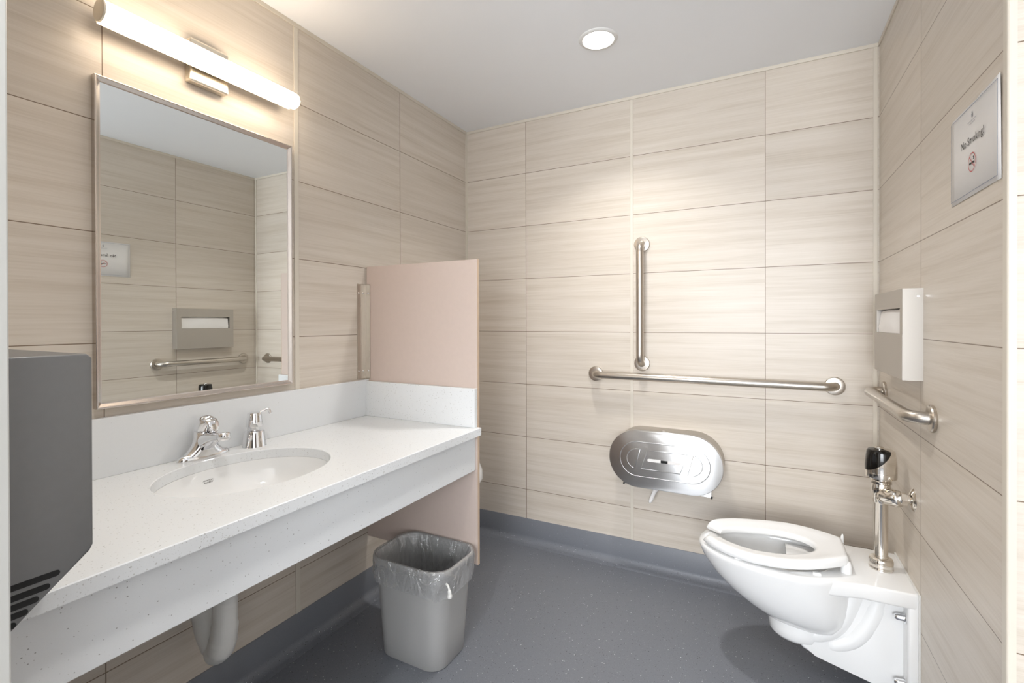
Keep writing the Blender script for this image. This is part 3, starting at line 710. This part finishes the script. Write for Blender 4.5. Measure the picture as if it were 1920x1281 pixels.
# seat, open at the front
ZS = ZD+.008; TS = .022
seat_in = []
bm = bmesh.new()
half = []                                             # outline of one side, front tip to back edge
for q in range(25):
    a = pi-q/24*pi/2; half.append((1.670+.252*cos(a), .174*sin(a)**.9))
for q in range(1, 17):
    t = q/16; half.append((1.670+.190*t, .174-.082*t**1.9))
half += [(1.868, .086), (1.873, .076), (1.874, .0)]
half = [(x, y) for x, y in half]
full = [(x, y) for x, y in half]+[(x, -y) for x, y in half[::-1]]
CXs = 1.655
def outl(a):
    c, s_ = cos(a), sin(a); best = None
    for (xa, ya_), (xb_, yb_) in zip(full, full[1:]+full[:1]):
        dx, dy = xb_-xa, yb_-ya_; den = c*dy-s_*dx
        if abs(den) < 1e-12: continue
        t = ((xa-CXs)*dy-ya_*dx)/den; u_ = ((xa-CXs)*s_-ya_*c)/den
        if t > 0 and -1e-6 <= u_ <= 1+1e-6: best = t if best is None else max(best, t)
    return Vector((CXs+best*c, TYs+best*s_, 0))
def inl(a):
    c, s_ = cos(a), sin(a); return Vector((CXs+(.178 if c < 0 else .132)*c, TYs+.096*s_, 0))
gap = radians(15.5); NS = 96; secs = []
for i in range(NS+1):
    a = (pi+gap)+(2*pi-2*gap)*i/NS
    e = min(1.0, min(i, NS-i)/3); e = math.sqrt(1-(1-e)**2) if e < 1 else 1
    O, I = outl(a), inl(a); d_ = (O-I).normalized(); w_ = (O-I).length
    lift = .018*max(0, (O.x-1.60)/.27); li = .018*max(0, (I.x-1.60)/.27)
    z0_, z1_ = ZS+lift, ZS+li; hz = .030*(.4+.6*e); hi = .019*(.4+.6*e)
    Z = lambda z: Vector((0, 0, z))
    sh = [I+Z(z1_), I+Z(z1_+hi*.6), I+d_*.004+Z(z1_+hi*.92), I+d_*.012+Z(z1_+hi), I+d_*(w_*.55)+Z((z0_+z1_)/2+(hi+hz)/2),
          O-d_*.014+Z(z0_+hz), O-d_*.005+Z(z0_+hz*.93), O+Z(z0_+hz*.62), O+Z(z0_+.004), O-d_*.004+Z(z0_)]
    secs.append(sh)
loft(bm, secs)
seat = obj('seat', bm, M['seat'], toi, smooth=True, auto=50)
for s in (-1, 1):
    for xx in (1.55, 1.78):
        obj('bumper', bx(xx-.012, xx+.012, TYs+s*.135-.006, TYs+s*.135+.006, ZD, ZS+.001, .002), M['seat'], seat)
    bm = lathe(bmesh.new(), [(.0, 0), (.015, 0), (.0155, .003), (.0150, .022), (.012, .036), (0, .040)], (1.866, TYs+s*.072, ZD), (0, 0, 1), 24); obj('hinge_post', bm, M['seat'], toi, smooth=True, auto=60)
# self-rising hinge tab behind
bm = tube(bmesh.new(), [(1.885, TYc+.155, ZD-.02), (1.885, TYc+.155, ZD+.022), (1.886, TYc+.155, ZD+.034)], [.0055, .0055, .002], 12); obj('hinge_tab', bm, M['seat'], toi, smooth=True)

# ------------------------------------------------------------------ flush valve
FXv, FYv = 1.968, TYc
fl = thing('flush_valve', 'chrome sensor flush valve with black sensor window behind the toilet', 'flush valve', (FXv, FYv, ZD))
NK = M['nickel']
bm = lathe(bmesh.new(), [(.034, 0), (.034, .006), (.033, .008), (.0335, .012), (.0335, .028), (.031, .034), (.026, .037), (.0205, .038), (.0205, .042)], (FXv, FYv, ZD+.0005), n=48); obj('spud_flange', bm, NK, fl, smooth=True, auto=35)
bm = lathe(bmesh.new(), [(.019, .03), (.019, .215), (.0205, .217), (.0205, .226)], (FXv, FYv, ZD), n=36); obj('flush_pipe', bm, NK, fl, smooth=True, auto=40)
bm = lathe(bmesh.new(), [(.021, .217), (.0225, .220), (.024, .235), (.026, .250), (.027, .262), (.026, .272), (.024, .280), (.029, .283), (.029, .290), (.026, .293), (.026, .302), (.030, .305)], (FXv, FYv, ZD), n=36); bd = obj('valve_body', bm, NK, fl, smooth=True, auto=40)
za_ = ZD+.244; FW = -.609
path = smooth_path([(FXv, FYv, za_), (FXv+.010, FYv-.022, za_+.003), (FXv+.022, FYv-.044, za_+.007), (FXv+.034, FYv-.060, za_+.011), (FXv+.048, FW-.001, za_+.015), (WO-.004, FW, za_+.016)], 5)
rr = [.024]*5+[.0265]*5+[.0265]*5+[.024]*2+[.019]+[.0145]*8
rr = (rr+[.014]*40)[:len(path)]
bm = tube(bmesh.new(), path, rr, 28); obj('supply_stop', bm, NK, fl, smooth=True, auto=60)
bm = lathe(bmesh.new(), [(.0205, 0), (.0205, .015)], (WO-.036, FW, za_+.015), (1, 0, 0), 6); obj('hex_nut', bm, NK, fl)
bm = lathe(bmesh.new(), [(.036, 0), (.037, .002), (.035, .006), (.027, .011), (.018, .014), (.015, .015)], (WO, FW, za_+.016), (-1, 0, 0), 40); obj('wall_flange', bm, NK, fl, smooth=True, auto=40)
zb_ = ZD+.300
bm = lathe(bmesh.new(), [(.034, 0), (.0425, .002), (.043, .004), (.043, .018), (.0425, .0185), (.043, .019), (.0430, .040), (.0415, .060), (.0395, .078), (.0375, .089), (.034, .0925), (.0, .094)], (FXv, FYv, zb_), n=56); head = obj('sensor_head', bm, NK, fl, smooth=True, auto=35)
# black sensor window wrapped round the front of the head
def headr(h):
    P = [(.019, .0430), (.040, .0430), (.060, .0415), (.078, .0395), (.089, .0375), (.0925, .034)]
    for (h0, r0_), (h1, r1_) in zip(P, P[1:]):
        if h <= h1: return r0_+(r1_-r0_)*(h-h0)/(h1-h0)
    return P[-1][1]
bm = bmesh.new(); grid = []; TH = radians(118)
face = pi+radians(8)
for i in range(49):
    th = -TH+2*TH*i/48; lo = .024+(.0925-.024)*(abs(th)/TH)**2.1; col = []
    for j in range(13):
        h = lo+(.0925-lo)*j/12; r_ = headr(h)+.0012
        col.append(bm.verts.new((FXv+r_*cos(face+th), FYv+r_*sin(face+th), zb_+h)))
    col.append(bm.verts.new((FXv+(.034*.55)*cos(face+th), FYv+(.034*.55)*sin(face+th), zb_+.0952))); col.append(bm.verts.new((FXv+.002*cos(face+th), FYv+.002*sin(face+th), zb_+.0956)))
    grid.append(col)
for a, b in zip(grid, grid[1:]):
    for j in range(14): bm.faces.new((a[j], b[j], b[j+1], a[j+1]))
bmesh.ops.remove_doubles(bm, verts=bm.verts[:], dist=1e-5)
obj('sensor_window', bm, M['gloss_black'], head, smooth=True, auto=40)
bm = lathe(bmesh.new(), [(.013, 0), (.0135, .003), (.011, .007), (0, .009)], (FXv-.005, FYv, zb_+.095), n=24); obj('override_button', bm, NK, head, smooth=True, auto=40)


def rescale_at(root, k, loc):
    """scale a finished piece by k about the camera, onto the right wall"""
    seen = set()
    def rec(o):
        for c in o.children:
            if c.data.name not in seen:
                seen.add(c.data.name); c.data.transform(Matrix.Scale(k, 4))
            c.location *= k; rec(c)
    rec(root); root.location = loc
K = 1.0345  # locations below come from scaling about the camera, written out as plain numbers
rescale_at(sg, K, (W, -1.0193, 1.5698))
rescale_at(toi, 1.05, (W, -.4415, .0517))
rescale_at(fl, 1.05, (1.984, -.4415, .4171))

# ------------------------------------------------------------------ waste bin and liner
bx0, bx1, by0, by1 = .262, .618, -1.130, -.870       # rim extents
cxb, cyb = (bx0+bx1)/2, (by0+by1)/2
BH = .378
def rr_loop(s, z, r=.075, dx=0, n=8, grow=0):
    hx, hy = (bx1-bx0)/2*s+grow, (by1-by0)/2*s+grow
    return [(x, y, z) for x, y in rrect(cxb-hx, cxb+hx, cyb-hy, cyb+hy, r*s+grow*.5, n)]
wb = thing('waste_bin', 'grey plastic waste bin below the vanity beside the partition', 'waste bin', (cxb, cyb, 0))
bm = bmesh.new(); st = .805
sc_ = lambda z: st+(.955-st)*z/BH
loft(bm, [rr_loop(st-.02, .0), rr_loop(st, .004), rr_loop(sc_(.1), .1), rr_loop(sc_(.3), .3), rr_loop(sc_(BH-.03), BH-.030), rr_loop(.975, BH-.028), rr_loop(1.0, BH-.024), rr_loop(1.0, BH-.006), rr_loop(.99, BH), rr_loop(.965, BH), rr_loop(.955, BH-.006), rr_loop(sc_(.3)-.02, .3), rr_loop(st-.025, .008)])
obj('bin_body', bm, M['bin'], wb, smooth=True, auto=50)
# liner: thin clear film folded over the rim
bm = bmesh.new(); prof = []
rnd = random.Random(3)
NB = len(rr_loop(1, 0, n=24)); ph = [rnd.uniform(0, 6.28) for _ in range(12)]
def wob(i, j, amp):
    a = 2*pi*i/NB; return amp*(sin(7*a+ph[0]+j*.7)+.7*sin(13*a+ph[1]-j)+.5*sin(23*a+ph[2]+1.7*j)+.35*sin(41*a+ph[3]+j*2.3))
rows = [(1.01, BH-.075, 4), (1.018, BH-.060, 4), (1.016, BH-.042, 3), (1.022, BH-.024, 2), (1.022, BH-.004, 1), (1.005, BH+.0035, .6), (.965, BH+.0035, .6), (.938, BH-.008, 1), (.910, BH-.04, 2), (.890, BH-.09, 3), (.862, BH-.15, 4), (.835, BH-.22, 4), (.775, .05, 4), (.5, .02, 3)]
loops = []
for j, (s, z, w) in enumerate(rows):
    base = rr_loop(s, z, n=24); o_ = []
    for i, p in enumerate(base):
        k = wob(i, j, .0011*w); d_ = Vector((p[0]-cxb, p[1]-cyb, 0)).normalized()
        q = Vector(p)+d_*(-abs(k) if j > 7 else max(k, -.0005)*.5)
        if j < 4: q += d_*.0012; q.z += wob(i, 5, .0022)*(3-j)/3-.022*(3-j)/3*max(0, cos(2*pi*i/NB+.9))
        if j > 7: q -= d_*.003
        o_.append(q)
    loops.append(o_)
loft(bm, loops, False, True)
lin = thing('bin_liner', 'clear plastic bag folded over the rim of the grey waste bin', 'bin liner', (cxb, cyb, .02))
obj('film', bm, M['liner'], lin, smooth=True)
bm = bmesh.new(); kx, ky = bx1-.004, by0+.035
tube(bm, smooth_path([(kx, ky, BH-.040), (kx+.012, ky-.006, BH-.044), (kx+.018, ky-.008, BH-.056), (kx+.020, ky-.008, BH-.072), (kx+.019, ky-.008, BH-.080)], 5), [.004]*5+[.004]*5+[.007]*5+[.009]*5+[.003], 14)
obj('knot', bm, M['white_plastic'], lin, smooth=True)

# ------------------------------------------------------------------ hand dryer on the stub wall
XD = .760
hd_ = thing('hand_dryer', 'grey metal wall hand dryer with slotted vents at the left edge', 'hand dryer', (XD-.14, YL, .864))
yd0, yd1 = YL, -2.1745
zt, zf = 1.232, 0.9518
side = [(yd0, .864), (-2.266, 0.8751), (yd1-.004, zf-.002), (yd1, zf+.006), (yd1, zt-.006), (yd1-.006, zt), (yd0, zt)]
bm = prism(bmesh.new(), side, lambda a, b, d: (d, a, b), XD-.28, XD)
es = [e for e in bm.edges if abs(e.verts[0].co.x-XD) < 1e-6 and abs(e.verts[1].co.x-XD) < 1e-6]
bmesh.ops.bevel(bm, geom=es, offset=.0025, segments=3, profile=.5, affect='EDGES')
dbody = obj('housing', bm, M['dryer'], hd_, smooth=True, auto=35)
for (z, ye) in ((0.9345, -2.2117), (0.9209, -2.2221), (0.9091, -2.2335), (0.8978, -2.2443), (0.8865, -2.2557)):
    hh = .0041
    sl = [(yd0+.001, z-hh), (ye-hh, z-hh)]+[(ye-hh+hh*cos(a), z+hh*sin(a)) for a in (-pi/3, -pi/6, 0, pi/6, pi/3)]+[(ye-hh, z+hh), (yd0+.001, z+hh)]
    bm = prism(bmesh.new(), sl, lambda a, b, d: (d, a, b), XD-.006, XD+.0004); obj('vent_slot', bm, M['black'], hd_)

# ------------------------------------------------------------------ lights
def area(name, loc, rot, size, energy, col, sizey=None, shape='RECTANGLE', spread=None):
    l = bpy.data.lights.new(name, 'AREA'); l.energy = energy; l.color = col; l.shape = shape; l.size = size
    if sizey: l.size_y = sizey
    if spread: l.spread = spread
    o = bpy.data.objects.new(name, l); C.objects.link(o); o.location = loc; o.rotation_euler = rot; return o
area('unseen_window_light', ((wx0+wx1)/2, YB+.02, (wz0+wz1)/2), (radians(90), 0, 0), wx1-wx0-.1, 92, (.94, .97, 1.0), wz1-wz0-.1)  # lamp added just inside the unseen window, standing for its daylight
for k, (lx, ly, pw) in enumerate(((1.016, -.574, 6.5), (1.02, -2.05, 4.5), (2.45, -3.4, 4))):  # visible fitting first; the others are unseen, added to brighten counter and walls
    area('downlight_beam', (lx, ly, H-.012), (0, 0, 0), .12, pw, (1, .985, .965), shape='DISK', spread=radians(115))
    if k:
        d2 = dl.copy(); C.objects.link(d2); d2.location = (lx, ly, H)
        d2['label'] = ('added unseen ceiling light over the near end of the vanity counter', 'added unseen ceiling light behind the camera beyond the outside corner')[k-1]
        for ch in dl.children:
            c2 = ch.copy(); C.objects.link(c2); c2.parent = d2
for o in bpy.data.objects:
    if o.name.startswith('ceiling_downlight'): o['group'] = 'recessed ceiling downlights'

wld = bpy.data.worlds.new('World'); bpy.context.scene.world = wld; wld.use_nodes = True
wld.node_tree.nodes['Background'].inputs[0].default_value = (.9, .95, 1, 1); wld.node_tree.nodes['Background'].inputs[1].default_value = .3

# ------------------------------------------------------------------ camera
FPX, CYP, YAW, PITCH, ROLL = 902.03, 607.29, radians(27.408), radians(-.2405), radians(-.1513)
cam = bpy.data.cameras.new('camera'); co = bpy.data.objects.new('camera', cam); C.objects.link(co)
fw_ = Vector((-sin(YAW)*cos(PITCH), cos(YAW)*cos(PITCH), sin(PITCH))); rt = Vector((cos(YAW), sin(YAW), 0)); up = rt.cross(fw_)
r2 = rt*cos(ROLL)+up*sin(ROLL); u2 = -rt*sin(ROLL)+up*cos(ROLL)
mat = Matrix((r2, u2, -fw_)).transposed().to_4x4(); mat.translation = Vector((1.6155, -2.511, 1.2762)); co.matrix_world = mat
cam.sensor_fit = 'HORIZONTAL'; cam.sensor_width = 36; cam.lens = 36*FPX/1920; cam.shift_y = -(1281/2-CYP)/1920; cam.clip_start = .02
bpy.context.scene.camera = co
vs_ = bpy.context.scene.view_settings
vs_.view_transform = 'Standard'; vs_.look = 'None'; vs_.gamma = 1; vs_.use_curve_mapping = False; vs_.exposure = 0.10
